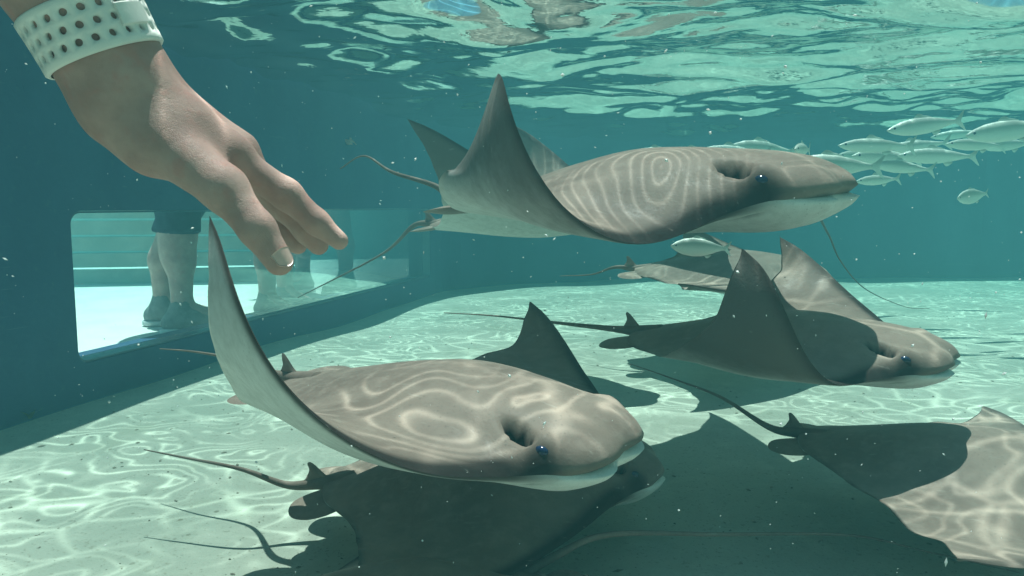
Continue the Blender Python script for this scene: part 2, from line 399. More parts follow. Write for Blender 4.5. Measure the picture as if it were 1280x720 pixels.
def thick(u, c, x, top):
    au = np.abs(u)
    A = pch([0,.02,.06,.12,.22,.36,.46,.62,.8,.92,1],[0,.30,.47,.59,.77,.95,1,.85,.53,.30,.15], c)
    W = pch([0,.03,.1,.25,.4,.6,.8,1], [0,.35,.7,1,.95,.6,.25,0], c)
    wid = .27+.05*sm(.0, .4, c)-.12*sm(.5, 1, c)
    B = np.exp(-(au/wid)**2.2); hx = x/XS
    head = np.exp(-(au/.17)**4)*np.exp(-((hx-.35)/.11)**2)
    k = np.clip(c*12, 0, 1)**.5
    W = W*np.clip(1-au**2, 0, 1)**.6
    return .145*A*B+.016*head*k+.02*W if top else .095*A*B+.03*head*k+.014*W
def local(p, u, c, top, mod=None):
    """point of the animal; u: span -1 (right tip) .. 1 (left tip), c: chord 0 leading .. 1 trailing"""
    u = np.asarray(u, float); c = np.asarray(c, float); au = np.abs(u)
    le = pch(LE_U, LE_X, au)*XS; te = pch(TE_U, TE_X, au)*XS
    x = le+(te-le)*c
    t = thick(u, c, x, top)*p.get('fat', 1.0)
    if mod is not None: t = t+mod(u, x/XS)
    if not top: t = -t
    L = u >= 0; us = np.linspace(0, 1, 400); out = []
    for a, b in ((p['aL'], p['bL']), (p['aR'], p['bR'])):
        th = a*sm(.08, .5, us)+b*sm(p.get('k0', .4), p.get('k1', 1.0), us)
        yy = np.concatenate([[0], np.cumsum(np.cos((th[1:]+th[:-1])/2))/399]); zz = np.concatenate([[0], np.cumsum(np.sin((th[1:]+th[:-1])/2))/399])
        out.append((np.interp(au, us, yy), np.interp(au, us, zz), np.interp(au, us, th)))
    y = np.where(L, out[0][0], out[1][0]); z = np.where(L, out[0][1], out[1][1]); th = np.where(L, out[0][2], out[1][2])
    ch = (x+.1)*np.where(L, p['tL'], p['tR'])*sm(.15, .9, au)
    y2 = y-np.sin(th)*(t+ch); z2 = z+np.cos(th)*(t+ch)
    y2 = np.where(L, y2, -y2)
    x = x+np.where(L, p['sL'], p['sR'])*sm(.15, 1.3, au)*1.3
    return np.stack(np.broadcast_arrays(x, y2, z2), -1)
def rotm(yaw, pitch, roll):
    cy_, sy = math.cos(yaw), math.sin(yaw); cp, sp = math.cos(pitch), math.sin(pitch); cr, sr = math.cos(roll), math.sin(roll)
    return np.array([[cy_, -sy, 0], [sy, cy_, 0], [0, 0, 1]])@np.array([[cp, 0, -sp], [0, 1, 0], [sp, 0, cp]])@np.array([[1, 0, 0], [0, cr, -sr], [0, sr, cr]])
def top_mod(u, hx):
    au = np.abs(u)
    spi = -.070*np.exp(-(((hx-.295)/.033)**2+((au-.165-.35*(hx-.295))/.0185)**2)**2)
    brow = .018*np.exp(-(((hx-.350)/.034)**2+((au-.172)/.03)**2))
    return spi+brow
def bot_mod(u, hx):
    au = np.abs(u)
    return -.010*np.exp(-((hx-.325)/.05)**2-((au-.185)/.012)**2)
def tube(path, rad, ns=10):
    path = np.asarray(path, float); n = len(path)
    T = np.gradient(path, axis=0); T /= np.linalg.norm(T, axis=1)[:, None]
    up = np.array([0, 0, 1.0]); v = []
    for i in range(n):
        a = np.cross(T[i], up); a /= np.linalg.norm(a)+1e-9; b = np.cross(a, T[i])
        for k in range(ns):
            t = 2*math.pi*k/ns; v.append(path[i]+rad[i]*(a*math.cos(t)+b*math.sin(t)))
    f = [(i*ns+k, i*ns+(k+1) % ns, (i+1)*ns+(k+1) % ns, (i+1)*ns+k) for i in range(n-1) for k in range(ns)]
    f += [tuple(range(ns))[::-1], tuple(range((n-1)*ns, n*ns))]
    return v, f
def catmull(pts, per=10):
    P_ = [np.asarray(p, float) for p in pts]; P_ = [2*P_[0]-P_[1]]+P_+[2*P_[-1]-P_[-2]]; out = []
    for i in range(1, len(P_)-2):
        for t in np.linspace(0, 1, per, endpoint=False):
            a, b, c, d = P_[i-1:i+3]
            out.append(.5*(2*b+(c-a)*t+(2*a-5*b+4*c-d)*t*t+(3*b-a-3*c+d)*t**3))
    out.append(P_[-2]); return np.array(out)
def fin_plate(outline, thick_, frame):
    """thin rounded fin from an outline (a, b) in a plane; frame = origin, axis a, axis b"""
    P4 = [np.array(q, float) for q in outline]; n4 = len(P4); outline = []
    for i in range(n4):
        a_, b_, c_, d_ = P4[i-1], P4[i], P4[(i+1) % n4], P4[(i+2) % n4]
        for t_ in (0, .25, .5, .75): outline.append(tuple(.5*(2*b_+(c_-a_)*t_+(2*a_-5*b_+4*c_-d_)*t_*t_+(3*b_-a_-3*c_+d_)*t_**3)))
    o, A, B = [np.asarray(q, float) for q in frame]; nn = np.cross(A, B); nn /= np.linalg.norm(nn)
    cen = np.mean(outline, axis=0); v = []
    for s_ in (1, -1):
        for a, b in outline: v.append(o+A*a+B*b)
        for a, b in outline: v.append(o+A*(cen[0]+(a-cen[0])*.6)+B*(cen[1]+(b-cen[1])*.6)+nn*s_*thick_*.7)
        v.append(o+A*cen[0]+B*cen[1]+nn*s_*thick_)
    n = len(outline); m_ = 2*n+1; f = []
    for s_ in (0, 1):
        of = s_*m_
        for i in range(n):
            j = (i+1) % n
            q1 = (of+i, of+j, of+n+j, of+n+i); q2 = (of+n+i, of+n+j, of+2*n)
            f += [q1, q2] if s_ == 0 else [q1[::-1], q2[::-1]]
    return v, f
RAYS = {
    'A': dict(S=0.4094, X=-0.0816, Y=0.8521, Z=0.2150, yaw=-0.6078, pitch=-0.0177, roll=0.0866, aR=0.7240, bR=1.0684, aL=-0.1710, bL=0.7314, tL=-0.0541, tR=-0.3303, arch=0.0000, sL=0.0513, sR=0.1049, k0=0.4000, k1=1.0000, fat=0.8800),
    'B': dict(S=0.5599, X=0.1977, Y=1.2236, Z=0.4593, yaw=-0.7335, pitch=0.0273, roll=0.0698, aR=-0.1532, bR=2.3622, aL=0.0000, bL=-0.1000, tL=0.0000, tR=-0.9906, arch=0.0000, sL=0.0000, sR=-0.1008, k0=0.2500, k1=0.7000, fat=0.8800),
    'C': dict(S=0.4662, X=0.0660, Y=1.9740, Z=0.4210, yaw=-0.2873, pitch=0.0816, roll=0.0698, aR=0.6093, bR=0.7667, aL=0.6416, bL=0.7721, tL=-0.0000, tR=0.0449, arch=0.0000, sL=0.0738, sR=0.0014, k0=0.4000, k1=1.0000),
    'D': dict(S=0.3951, X=0.4029, Y=1.1288, Z=0.2404, yaw=-0.6492, pitch=0.0131, roll=0.0855, aR=0.2400, bR=1.6349, aL=0.1837, bL=0.6137, tL=-0.0583, tR=-0.1292, arch=0.0000, sL=0.0789, sR=0.4333, k0=0.4000, k1=1.0000, fat=0.8500),
    'E': dict(S=0.4499, X=0.6186, Y=2.1410, Z=0.2567, yaw=-0.2272, pitch=-0.0387, roll=0.1030, aR=0.0826, bR=0.2311, aL=0.2000, bL=0.2000, tL=0.0000, tR=-0.0224, arch=0.0000, sL=0.0000, sR=0.0649, k0=0.4000, k1=1.0000),
    'F': dict(S=0.3624, X=0.6191, Y=1.0060, Z=0.0957, yaw=-0.5682, pitch=-0.0511, roll=0.0307, aR=-0.0329, bR=0.3775, aL=-0.0794, bL=0.1912, tL=0.0225, tR=0.0136, arch=0.0000, sL=0.3778, sR=0.3594, k0=0.4000, k1=1.0000),
    'G': dict(S=0.3926, X=-0.0192, Y=1.0334, Z=0.0783, yaw=0.0381, pitch=0.0480, roll=0.0503, aR=-0.0922, bR=0.0145, aL=0.1000, bL=0.2000, tL=0.0000, tR=-0.0616, arch=0.0000, sL=0.0000, sR=-0.1903, k0=0.4000, k1=1.0000),
}

TAILS = {   # photo pixel and distance of points along each tail
    'A': [(310, 452, 1.12), (245, 440, 1.17), (200, 436, 1.21)],
    'B': [(545, 233, 1.52), (490, 215, 1.58), (455, 195, 1.64), (425, 211, 1.66)],
    'C': [(480, 316, 2.14), (400, 358, 2.18), (372, 372, 2.2)],
    'D': [(700, 404, 1.42), (620, 395, 1.50), (555, 391, 1.56)],
    'E': [(740, 343, 2.25), (700, 345, 2.32)],
    'F': [(900, 496, 1.30), (840, 473, 1.40), (788, 455, 1.48)],
    'G': [(300, 586, 1.02), (225, 571, 1.05), (180, 562, 1.07)],
    'H': [(640, 735, .82), (700, 692, .86), (765, 668, .90), (900, 668, .93), (1060, 669, .95), (1160, 690, .93), (1275, 716, .90)],
    'J': [(1012, 262, 2.3), (1035, 292, 2.3), (1050, 325, 2.3), (1080, 360, 2.3), (1130, 383, 2.3), (1162, 386, 2.3)],
}
RAYS['H'] = dict(S=.28, X=-.10, Y=.76, Z=.03, yaw=R(190), pitch=0, roll=0, aR=.05, bR=.1, aL=-.03, bL=.05, tL=0, tR=0, sL=0, sR=0)
RAYS['J'] = dict(S=.33, X=.50, Y=2.35, Z=.47, yaw=R(172), pitch=0, roll=0, aR=.15, bR=.3, aL=.1, bL=.1, tL=0, tR=0, sL=0, sR=0)
LABELS = {
    'A': "taupe cownose ray gliding under the hand, white wing curled up beside the fingers",
    'B': "large cownose ray near the water surface with looping light rings on its back",
    'C': "pale-bellied ray half hidden behind the big ray near the surface, one dark fin raised",
    'D': "brown ray swimming with both wings raised above the pale floor, shaded near wing",
    'E': "small faded ray cruising behind the ray whose two wings are raised",
    'F': "dark shaded ray with a sunlit patch, whip tail pointing at the middle of the tank",
    'G': "black shaded ray on the floor directly beneath the ray under the hand",
    'H': "ray lying on the floor in front of the black shaded ray, long tan tail trailing",
    'J': "ray hidden behind the big surface ray, thin tail dangling below its snout",
}
def build_ray(key):
    p = RAYS[key]; S = p['S']; big = key in 'ABDFG'
    nu, nc = (161, 44) if big else (97, 28)
    w = np.linspace(-1, 1, nu); u = np.sign(w)*(.62*np.abs(w)+.38*np.abs(w)**2.6)   # denser at the head
    t = np.linspace(0, 1, nc); c = .75*t**2.2+.25*t
    U, C = np.meshgrid(u, c, indexing='ij')
    top = local(p, U, C, 1, top_mod); bot = local(p, U, C, 0, bot_mod)
    seam = .5*(top[:, 0]+bot[:, 0]); hm = np.exp(-(np.abs(u)/.2)**6)
    seam = seam+np.stack([-.022*hm, 0*hm, -.004*hm], -1)
    top[:, 0] = seam; bot[:, 0] = seam
    lip = np.exp(-(C/.035))*np.exp(-(np.abs(U)/.17)**6); lip[:, 0] = 0
    bot[..., 0] += lip*(.004+.012*np.cos(np.clip(np.abs(U)/.17, 0, 1)*math.pi*2-math.pi))
    top[..., 0] += lip*.012
    te = .5*(top[:, -1]+bot[:, -1])
    thin = sm(.1, .2, np.abs(u))[:, None]
    top[:, -1] = top[:, -1]*(1-thin)+te*thin; bot[:, -1] = bot[:, -1]*(1-thin)+te*thin
    # soft ripple of the thin trailing margins
    rip = .012*sm(.5, 1, C)*sm(.25, .6, np.abs(U))*np.sin(np.abs(U)*21+2*np.sign(U)+p['X']*9)
    top[..., 2] += rip; bot[..., 2] += rip
    rag = sm(.55, 1, C)*sm(.2, .45, np.abs(U))*(.004*np.sin(U*31+p['X']*50)+.0012*np.sin(U*67+p['Y']*31))
    top[..., 0] += rag; bot[..., 0] += rag
    V = np.concatenate([top.reshape(-1, 3), bot.reshape(-1, 3)]); F_ = []
    of = nu*nc
    for i in range(nu-1):
        for j in range(nc-1):
            a, b, c_, d = i*nc+j, (i+1)*nc+j, (i+1)*nc+j+1, i*nc+j+1
            F_.append((a, d, c_, b)); F_.append((of+a, of+b, of+c_, of+d))
        F_.append((i*nc+nc-1, of+i*nc+nc-1, of+(i+1)*nc+nc-1, (i+1)*nc+nc-1))
    le = pch(LE_U, LE_X, np.abs(U)); te_ = pch(TE_U, TE_X, np.abs(U)); hx = le+(te_-le)*C
    d = (le-hx)*XS
    au = np.abs(U)
    dk = (.9*np.exp(-(d/.05)**3)+.18*np.exp(-(d/.13)**2))*sm(.17, .26, au)*(1-.6*sm(.55, .95, au))
    dk += .9*np.exp(-(((hx-.372)/.05)**2+((au-.197)/.026)**2))          # dusky eye socket
    dk += .25*sm(.8, 1, au)
    spi = np.exp(-(((hx-.295)/.036)**2+((au-.166-.35*(hx-.295))/.0205)**2)**3)
    spi = sm(.12, .55, spi)
    pt = np.zeros((nu, nc, 4)); pt[..., 0] = 1; pt[..., 1] = np.clip(dk, 0, .95); pt[..., 2] = au; pt[..., 3] = spi
    pb = np.zeros((nu, nc, 4)); pb[..., 0] = .9*np.exp(-(d/.022)**2)*sm(.15, .25, au); pb[..., 1] = .8*np.exp(-(d/.03)**2)*sm(.17, .24, au); pb[..., 2] = au*{'A': .55, 'B': 1.35, 'D': 1.25}.get(key, 1)*(1-(.75*sm(.84, .97, au) if key == 'B' else 0))  # B's wing tip paled: a highlight put into the belly colour
    pb[..., 3] = .6*np.exp(-((hx-.325)/.035)**2-((au-.185)/.006)**2)
    paint = [pt.reshape(-1, 4), pb.reshape(-1, 4)]
    Rm = rotm(p['yaw'], p['pitch'], p['roll']); O = np.array([p['X'], p['Y'], p['Z']])
    V = V*S; base = [V]; nv = len(V)
    def add(v, f, col):
        nonlocal nv
        base.append(np.asarray(v, float)); F_.extend([tuple(i+nv for i in q) for q in f]); paint.append(np.tile(col, (len(v), 1))); nv += len(v)
    # tail
    loc = [np.array([-.50, 0, .012])*S, np.array([-.62, 0, .012])*S, np.array([-.74, 0, .012])*S]
    wp = [(pix(*q)-O)@Rm for q in TAILS[key]]
    path = catmull(loc+wp, 14); s_ = np.linspace(0, 1, len(path))
    rad = S*(.030*(1-s_)**2.2*(1-sm(0, .6, s_)*.3)+.0062*(1-s_)+.0022)
    v, f = tube(path, rad*(1.5 if key == 'H' else 1), 10); add(v, f, (1, 0 if key == 'H' else .25, .3, 0))
    # dorsal fin and pelvic fins
    ol = [(0, -.012), (.03, .018), (.06, .052), (.078, .066), (.088, .06), (.084, .036), (.095, .012), (.105, -.012)]
    ol = [(a*S, b*S) for a, b in ol]
    v, f = fin_plate(ol, .010*S, ((-.575*S, 0, .025*S), (-1, 0, 0), (0, 0, 1))); add(v, f, (1, 0, .3, 0))
    for sgn in (1, -1):
        ol = [(-.06, -.03), (.04, -.045), (.12, -.04), (.175, -.02), (.20, .02), (.195, .06), (.15, .088), (.08, .088), (0, .06), (-.06, .03)]
        ol = [(a*S*1.05, b*S*1.35) for a, b in ol]
        A_ = np.array([-.90, sgn*.40, -.05]); B_ = np.array([.40, sgn*.90, .12*math.sin(p['X']*40)])
        v, f = fin_plate(ol, .014*S, ((-.52*S, sgn*.055*S, .0), A_, B_)); add(v, f, (1, .05, .3, 0))
    V = np.concatenate(base); paint = np.concatenate(paint)
    root = empty("cownose_ray", O); root.rotation_mode = 'QUATERNION'
    root.rotation_quaternion = Matrix(Rm.tolist()).to_quaternion()
    tag(root, LABELS[key], "ray", "cownose rays swimming in the tank")
    o = mesh("body", V, F_, M["ray"], root)
    at = o.data.color_attributes.new("paint", 'FLOAT_COLOR', 'POINT')
    at.data.foreach_set("color", paint.astype(np.float32).ravel())
    ah = o.data.attributes.new("spiracle", 'FLOAT', 'POINT'); ah.data.foreach_set("value", paint[:, 3].astype(np.float32))
    # eyes
    for sgn in (-1, 1):
        e = local(p, np.array([sgn*.193]), np.array([.032]), 1, top_mod)[0]*S
        nphi, nth = 12, 8; v = []; r = .017*S; e = e*[1, .95, .975]
        for i in range(nth+1):
            for k in range(nphi):
                a, b = math.pi*i/nth, 2*math.pi*k/nphi
                v.append(e+r*np.array([math.sin(a)*math.cos(b)*1.2, math.cos(a)*.62, math.sin(a)*math.sin(b)*.85]))
        f = [(i*nphi+k, i*nphi+(k+1) % nphi, (i+1)*nphi+(k+1) % nphi, (i+1)*nphi+k) for i in range(nth) for k in range(nphi)]
        mesh("eye", v, f, M["eye"], root)
    return root
for key in RAYS: build_ray(key)

# ------------------------------------------------------------ smooth bodies from distance fields
def smin(a, b, k):
    h = np.clip(.5+.5*(b-a)/k, 0, 1); return b+(a-b)*h-k*h*(1-h)
def seg(P_, a, b, ra, rb):
    a = np.asarray(a, float); b = np.asarray(b, float); d = b-a; t = np.clip(((P_-a)@d)/(d@d), 0, 1)
    return np.linalg.norm(P_-a-t[..., None]*d, axis=-1)-(ra+(rb-ra)*t)
def field(P_, prims):
    D_ = np.full(P_.shape[:-1], 9.0)
    for pr in prims:
        if isinstance(pr[0], str): D_ = -smin(-D_, seg(P_, *pr[1:5]), pr[5])
        else: D_ = smin(D_, seg(P_, *pr[:4]), pr[4])
    return D_
def nets(fn, lo, hi, h):
    lo = np.asarray(lo, float); n = np.ceil((np.asarray(hi)-lo)/h).astype(int)+1
    g = np.stack(np.meshgrid(*[lo[i]+h*np.arange(n[i]) for i in range(3)], indexing='ij'), -1)
    F_ = fn(g); s = F_ < 0
    cs = [(a, b, c) for a in (0, 1) for b in (0, 1) for c in (0, 1)]
    def cut(A, c): return A[c[0]:n[0]-1+c[0], c[1]:n[1]-1+c[1], c[2]:n[2]-1+c[2]]
    cnt = sum(cut(s, c).astype(int) for c in cs); mix_ = (cnt > 0) & (cnt < 8)
    acc = np.zeros(mix_.shape+(3,)); k = np.zeros(mix_.shape)
    for i, c1 in enumerate(cs):
        for c2 in cs[i+1:]:
            if sum(abs(a-b) for a, b in zip(c1, c2)) != 1: continue
            f1, f2 = cut(F_, c1), cut(F_, c2); x = (f1 < 0) != (f2 < 0)
            t = np.where(x, f1/np.where(x, f1-f2, 1), 0)
            acc += np.where(x[..., None], np.array(c1)+t[..., None]*(np.array(c2)-np.array(c1)), 0); k += x
    idx = -np.ones(mix_.shape, int); w = np.argwhere(mix_); idx[mix_] = np.arange(len(w))
    v = lo+h*(w+acc[mix_]/k[mix_][:, None]); q = []
    for ax in range(3):
        sl0 = [slice(None)]*3; sl1 = [slice(None)]*3; sl0[ax] = slice(0, n[ax]-1); sl1[ax] = slice(1, n[ax])
        a, b = s[tuple(sl0)], s[tuple(sl1)]; e = np.argwhere(a != b)
        o1, o2 = [(1, 2), (2, 0), (0, 1)][ax]
        e = e[(e[:, o1] > 0) & (e[:, o2] > 0) & (e[:, o1] < n[o1]-1) & (e[:, o2] < n[o2]-1)]
        if not len(e): continue
        def gi(d1, d2):
            z = e.copy(); z[:, o1] -= d1; z[:, o2] -= d2; return idx[z[:, 0], z[:, 1], z[:, 2]]
        qq = np.stack([gi(1, 1), gi(0, 1), gi(0, 0), gi(1, 0)], 1)
        fl = a[e[:, 0], e[:, 1], e[:, 2]]; qq[~fl] = qq[~fl][:, ::-1]; q.append(qq)
    return v, np.concatenate(q)

# ------------------------------------------------------------ the arm and hand
mm = .001
def hp(px, py, y): return pix(px, py, y)
W0 = hp(150, 100, .492)
elbow = hp(60, -60, .46)+np.array([-.10, -.02, .26])
fore = hp(66, -45, .475)
thumb = [hp(192, 168, .487), hp(280, 236, .470), hp(322, 287, .463), hp(349, 327, .462)]
fing = {
 'index':  [hp(288, 198, .505), hp(358, 243, .510), hp(396, 278, .512), hp(424, 301, .513)],
 'middle': [hp(296, 198, .530), hp(356, 256, .535), hp(384, 288, .535), hp(398, 306, .536)],
 'ring':   [hp(290, 204, .552), hp(338, 264, .556), hp(360, 292, .552), hp(372, 306, .550)],
 'little': [hp(276, 210, .570), hp(312, 262, .575), hp(332, 284, .573), hp(344, 297, .572)]}
rads = {'index': (11.6, 9.7, 8.2, 6.2), 'middle': (12.0, 10.2, 8.8, 7.2), 'ring': (12, 9.8, 8.5, 7), 'little': (11, 8.5, 7.4, 6.2)}
pr = []
def S2(a, b, ra, rb, k): pr.append((a, b, ra*mm, rb*mm, k*mm))
dz = np.array([0, .012, 0])
S2(elbow+np.array([-.16, -.05, .26]), elbow, 52, 44, 20)
S2(elbow, fore, 44, 31.5, 20); S2(fore, W0-np.array([.004, 0, -.004]), 31.5, 27, 20)
S2(fore+dz, W0+dz*1.2, 29.5, 24, 16); S2(fore-dz*.6, W0-dz*.8, 28.5, 23, 16)
wr = hp(168, 122, .496)
S2(W0, wr, 25.5, 23.5, 16)
for kx, (nm, off) in enumerate((('index', -.010), ('middle', .004), ('ring', .018), ('little', .032))):
    ch = fing[nm]; r = rads[nm]
    S2(wr+np.array([0, off, -.004*kx]), ch[0], 18.5-1.4*kx, r[0]+1.2, 15)
    S2(ch[0], ch[1], r[0], r[1], 10); S2(ch[1], ch[2], r[1], r[2], 6); S2(ch[2], ch[3], r[2], r[3], 5)
# back-of-hand tendons
S2(wr+np.array([.004, -.008, .016]), fing['index'][0]+np.array([.002, -.002, .006]), 5, 6, 14)
S2(wr+np.array([.008, .012, .017]), fing['middle'][0]+np.array([.004, 0, .009]), 5, 6, 14)
# heel of the thumb, palm
S2(wr-np.array([.006, .010, .012]), thumb[0]-np.array([0, 0, .006]), 19.5, 19.5, 15)
S2(thumb[0], thumb[1], 19.5, 13.5, 12); S2(thumb[0]+np.array([.012, .012, .002]), fing['index'][0]-np.array([.012, 0, .008]), 18, 13, 16)
S2(thumb[1], thumb[2], 12.8, 10.6, 8); S2(thumb[2], thumb[3], 10.6, 8.6, 5)
S2(wr+np.array([.01, .045, -.02]), fing['little'][0]-np.array([.004, 0, .012]), 18, 13, 18)
def crease(c, ax, r, depth, half):
    """shallow skin fold: thin bar sunk into the surface"""
    pr.append(('sub', c-ax*half, c+ax*half, r*mm, r*mm, depth*mm))
tdir = (thumb[3]-thumb[2])/np.linalg.norm(thumb[3]-thumb[2]); view = -thumb[2]+np.array([0, 0, CAM_H]); view /= np.linalg.norm(view)
tside = np.cross(tdir, view); tside /= np.linalg.norm(tside)
for o_ in (-.0035, .0005, .0045):
    crease(thumb[2]+view*.0125+tdir*o_, tside, .8, 1.4, .010)
lo = np.array([-.62, .36, .36]); 
hand_fn = lambda P_: field(P_, pr)
allp = np.array([q for l in [thumb]+list(fing.values()) for q in l]+[W0, wr, fore])
v1, f1 = nets(hand_fn, allp.min(0)-[.05, .045, .035], allp.max(0)+[.03, .04, .05], .0021)
# the part of the arm above: a coarser swept tube welded on (hidden above the water line)
arm_root = empty("person", hp(66, -45, .475)); tag(arm_root, "bare right arm reaching down into the water, hand relaxed over a ray", "person")
# one continuous mesh: the field is sampled over the whole arm in one grid per stretch, upper stretch as tube inside the first
path = catmull([fore+(W0-fore)*.15, fore, elbow, elbow+np.array([-.16, -.05, .26])], 10)
rr = np.interp(np.linspace(0, 1, len(path)), [0, .33, .66, 1], [.030, .0335, .042, .050])
v2, f2 = tube(path, rr, 28)
vv = np.concatenate([v1, np.array(v2)]); ff = [tuple(q) for q in f1]+[tuple(i+len(v1) for i in q) for q in f2]
child("arm", vv, ff, M["skin"], arm_root)
# thumb nail: a curved plate sunk in the end of the thumb
nd = tdir; nrm = view*.55+tside*.0+np.cross(tside, tdir)*0
out_dir = (pix(372, 318, .446)-pix(349, 327, .462)); out_dir = out_dir-nd*(out_dir@nd); out_dir = out_dir/np.linalg.norm(out_dir)
nside = np.cross(nd, out_dir); nvs = []; na, nb_ = 9, 9
for i in range(na):
    for j in range(nb_):
        s_ = -1+2*i/(na-1); t_ = j/(nb_-1)
        a = s_*.72; L_ = .0115*t_*(1-.45*s_*s_)+.0012*s_*s_+.0004
        c0_ = thumb[3]+nd*(-.0055+L_); rr_ = .0092-.0014*t_
        nvs.append(c0_+(out_dir*math.cos(a)+nside*math.sin(a))*(rr_+.0006))
for i in range(na):
    for j in range(nb_): nvs.append(nvs[i*nb_+j]*1.0-out_dir*.0012)
nfs = [(i*nb_+j, (i+1)*nb_+j, (i+1)*nb_+j+1, i*nb_+j+1) for i in range(na-1) for j in range(nb_-1)]
nq_ = na*nb_
nfs += [tuple(nq_+k for k in q[::-1]) for q in nfs]
bd = [i*nb_ for i in range(na)]+[(na-1)*nb_+j for j in range(1, nb_)]+[i*nb_+nb_-1 for i in range(na-2, -1, -1)]+[j for j in range(nb_-2, 0, -1)]
nfs += [(bd[i], bd[(i+1) % len(bd)], nq_+bd[(i+1) % len(bd)], nq_+bd[i]) for i in range(len(bd))]
child("thumb_nail", nvs, nfs, M["nail"], arm_root)

# perforated wrist band, hugging the wrist
bc = hp(103, 45, .480); ax0 = hp(128, 92, .484)-hp(82, 3, .476); ax0 /= np.linalg.norm(ax0)
e1 = np.cross(ax0, [0, 1, 0]); e1 /= np.linalg.norm(e1); e2 = np.cross(ax0, e1)
BW = .033
phis = np.linspace(0, 2*math.pi, 73)
def skin_r(phi, s_):
    d = np.cos(phi)[..., None]*e1+np.sin(phi)[..., None]*e2; o = bc+ax0*np.asarray(s_)[..., None]
    r = np.full(phi.shape, .055)
    for _ in range(40): r = r-hand_fn(o+d*r[..., None])*.9
    return r
pg, sg = np.meshgrid(np.linspace(0, 2*math.pi, 49), np.linspace(-BW/2, BW/2, 7), indexing='ij')
rg = skin_r(pg, sg); rg = (rg+np.roll(rg[:-1], 1, 0)[np.r_[0:48, 0]]+np.roll(rg[:-1], -1, 0)[np.r_[0:48, 0]])/3
rg = rg.mean(1, keepdims=True)*.5+rg*.5
def band_pt(phi, s_, lift):
    phi = phi % (2*math.pi); i = phi/(2*math.pi)*48; j = (s_+BW/2)/BW*6
    i0 = min(int(i), 47); j0 = min(max(int(j), 0), 5); a, b = i-i0, j-j0
    r = (rg[i0, j0]*(1-a)+rg[i0+1, j0]*a)*(1-b)+(rg[i0, j0+1]*(1-a)+rg[i0+1, j0+1]*a)*b
    return bc+ax0*s_+(e1*math.cos(phi)+e2*math.sin(phi))*(r+lift)
bv, bf = [], []
rows = 3; ncell = 22; rim = .0035
rh = (BW-2*rim)/rows
def vid(p): bv.append(p); return len(bv)-1
for r_ in range(rows):
    s0 = -BW/2+rim+r_*rh
    for k in range(ncell):
        p0 = (k+.5*(r_ % 2))*2*math.pi/ncell; dp = 2*math.pi/ncell; nn_ = 16
        sq, ci, cin = [], [], []
        for q in range(nn_):
            t_ = 2*math.pi*q/nn_+math.pi/4; cx, sx = math.cos(t_), math.sin(t_); m_ = max(abs(cx), abs(sx))
            sq.append(vid(band_pt(p0+dp*(.5+.5*cx/m_), s0+rh*(.5+.5*sx/m_), .0030)))
            hr = .0023; rp = hr/.034
            ci.append(vid(band_pt(p0+dp*.5+rp*cx, s0+rh*.5+hr*sx, .0030)))
            cin.append(vid(band_pt(p0+dp*.5+rp*cx, s0+rh*.5+hr*sx, .0002)))
        for q in range(nn_):
            w_ = (q+1) % nn_
            bf += [(sq[q], sq[w_], ci[w_], ci[q]), (ci[q], ci[w_], cin[w_], cin[q])]
prof = lambda sg_: [(-BW/2+rim if sg_ < 0 else BW/2-rim, .0030), (sg_*(BW/2-.0012), .0030), (sg_*BW/2, .0018), (sg_*BW/2, .0002)]
for sg_ in (-1, 1):
    ids = [[vid(band_pt(ph, s_, l_)) for s_, l_ in prof(sg_)] for ph in np.linspace(0, 2*math.pi, 65)]
    for a, b in zip(ids[:-1], ids[1:]):
        for q in range(3): bf.append((a[q], a[q+1], b[q+1], b[q]))
band = empty("wristband", bc); tag(band, "cream perforated silicone watch band around the wrist", "watch band")
child("strap", bv, bf, M["band"], band)
# tucked free end of the strap, standing proud on the sunny side
tv = []; tf = []
ph0 = math.atan2((pix(196, 20, .47)-bc)@e2, (pix(196, 20, .47)-bc)@e1)
for i, dph in enumerate(np.linspace(-.25, .30, 12)):
    for s_, l_ in ((-.007, .0028), (-.006, .0048), (.006, .0048), (.007, .0028)): tv.append(band_pt(ph0+dph, s_, l_))
for i in range(11):
    for q in range(4): tf.append((4*i+q, 4*i+(q+1) % 4, 4*i+4+(q+1) % 4, 4*i+4+q))
tf += [(0, 1, 2, 3), (44, 47, 46, 45)]
child("strap_end", tv, tf, M["band"], band, False)

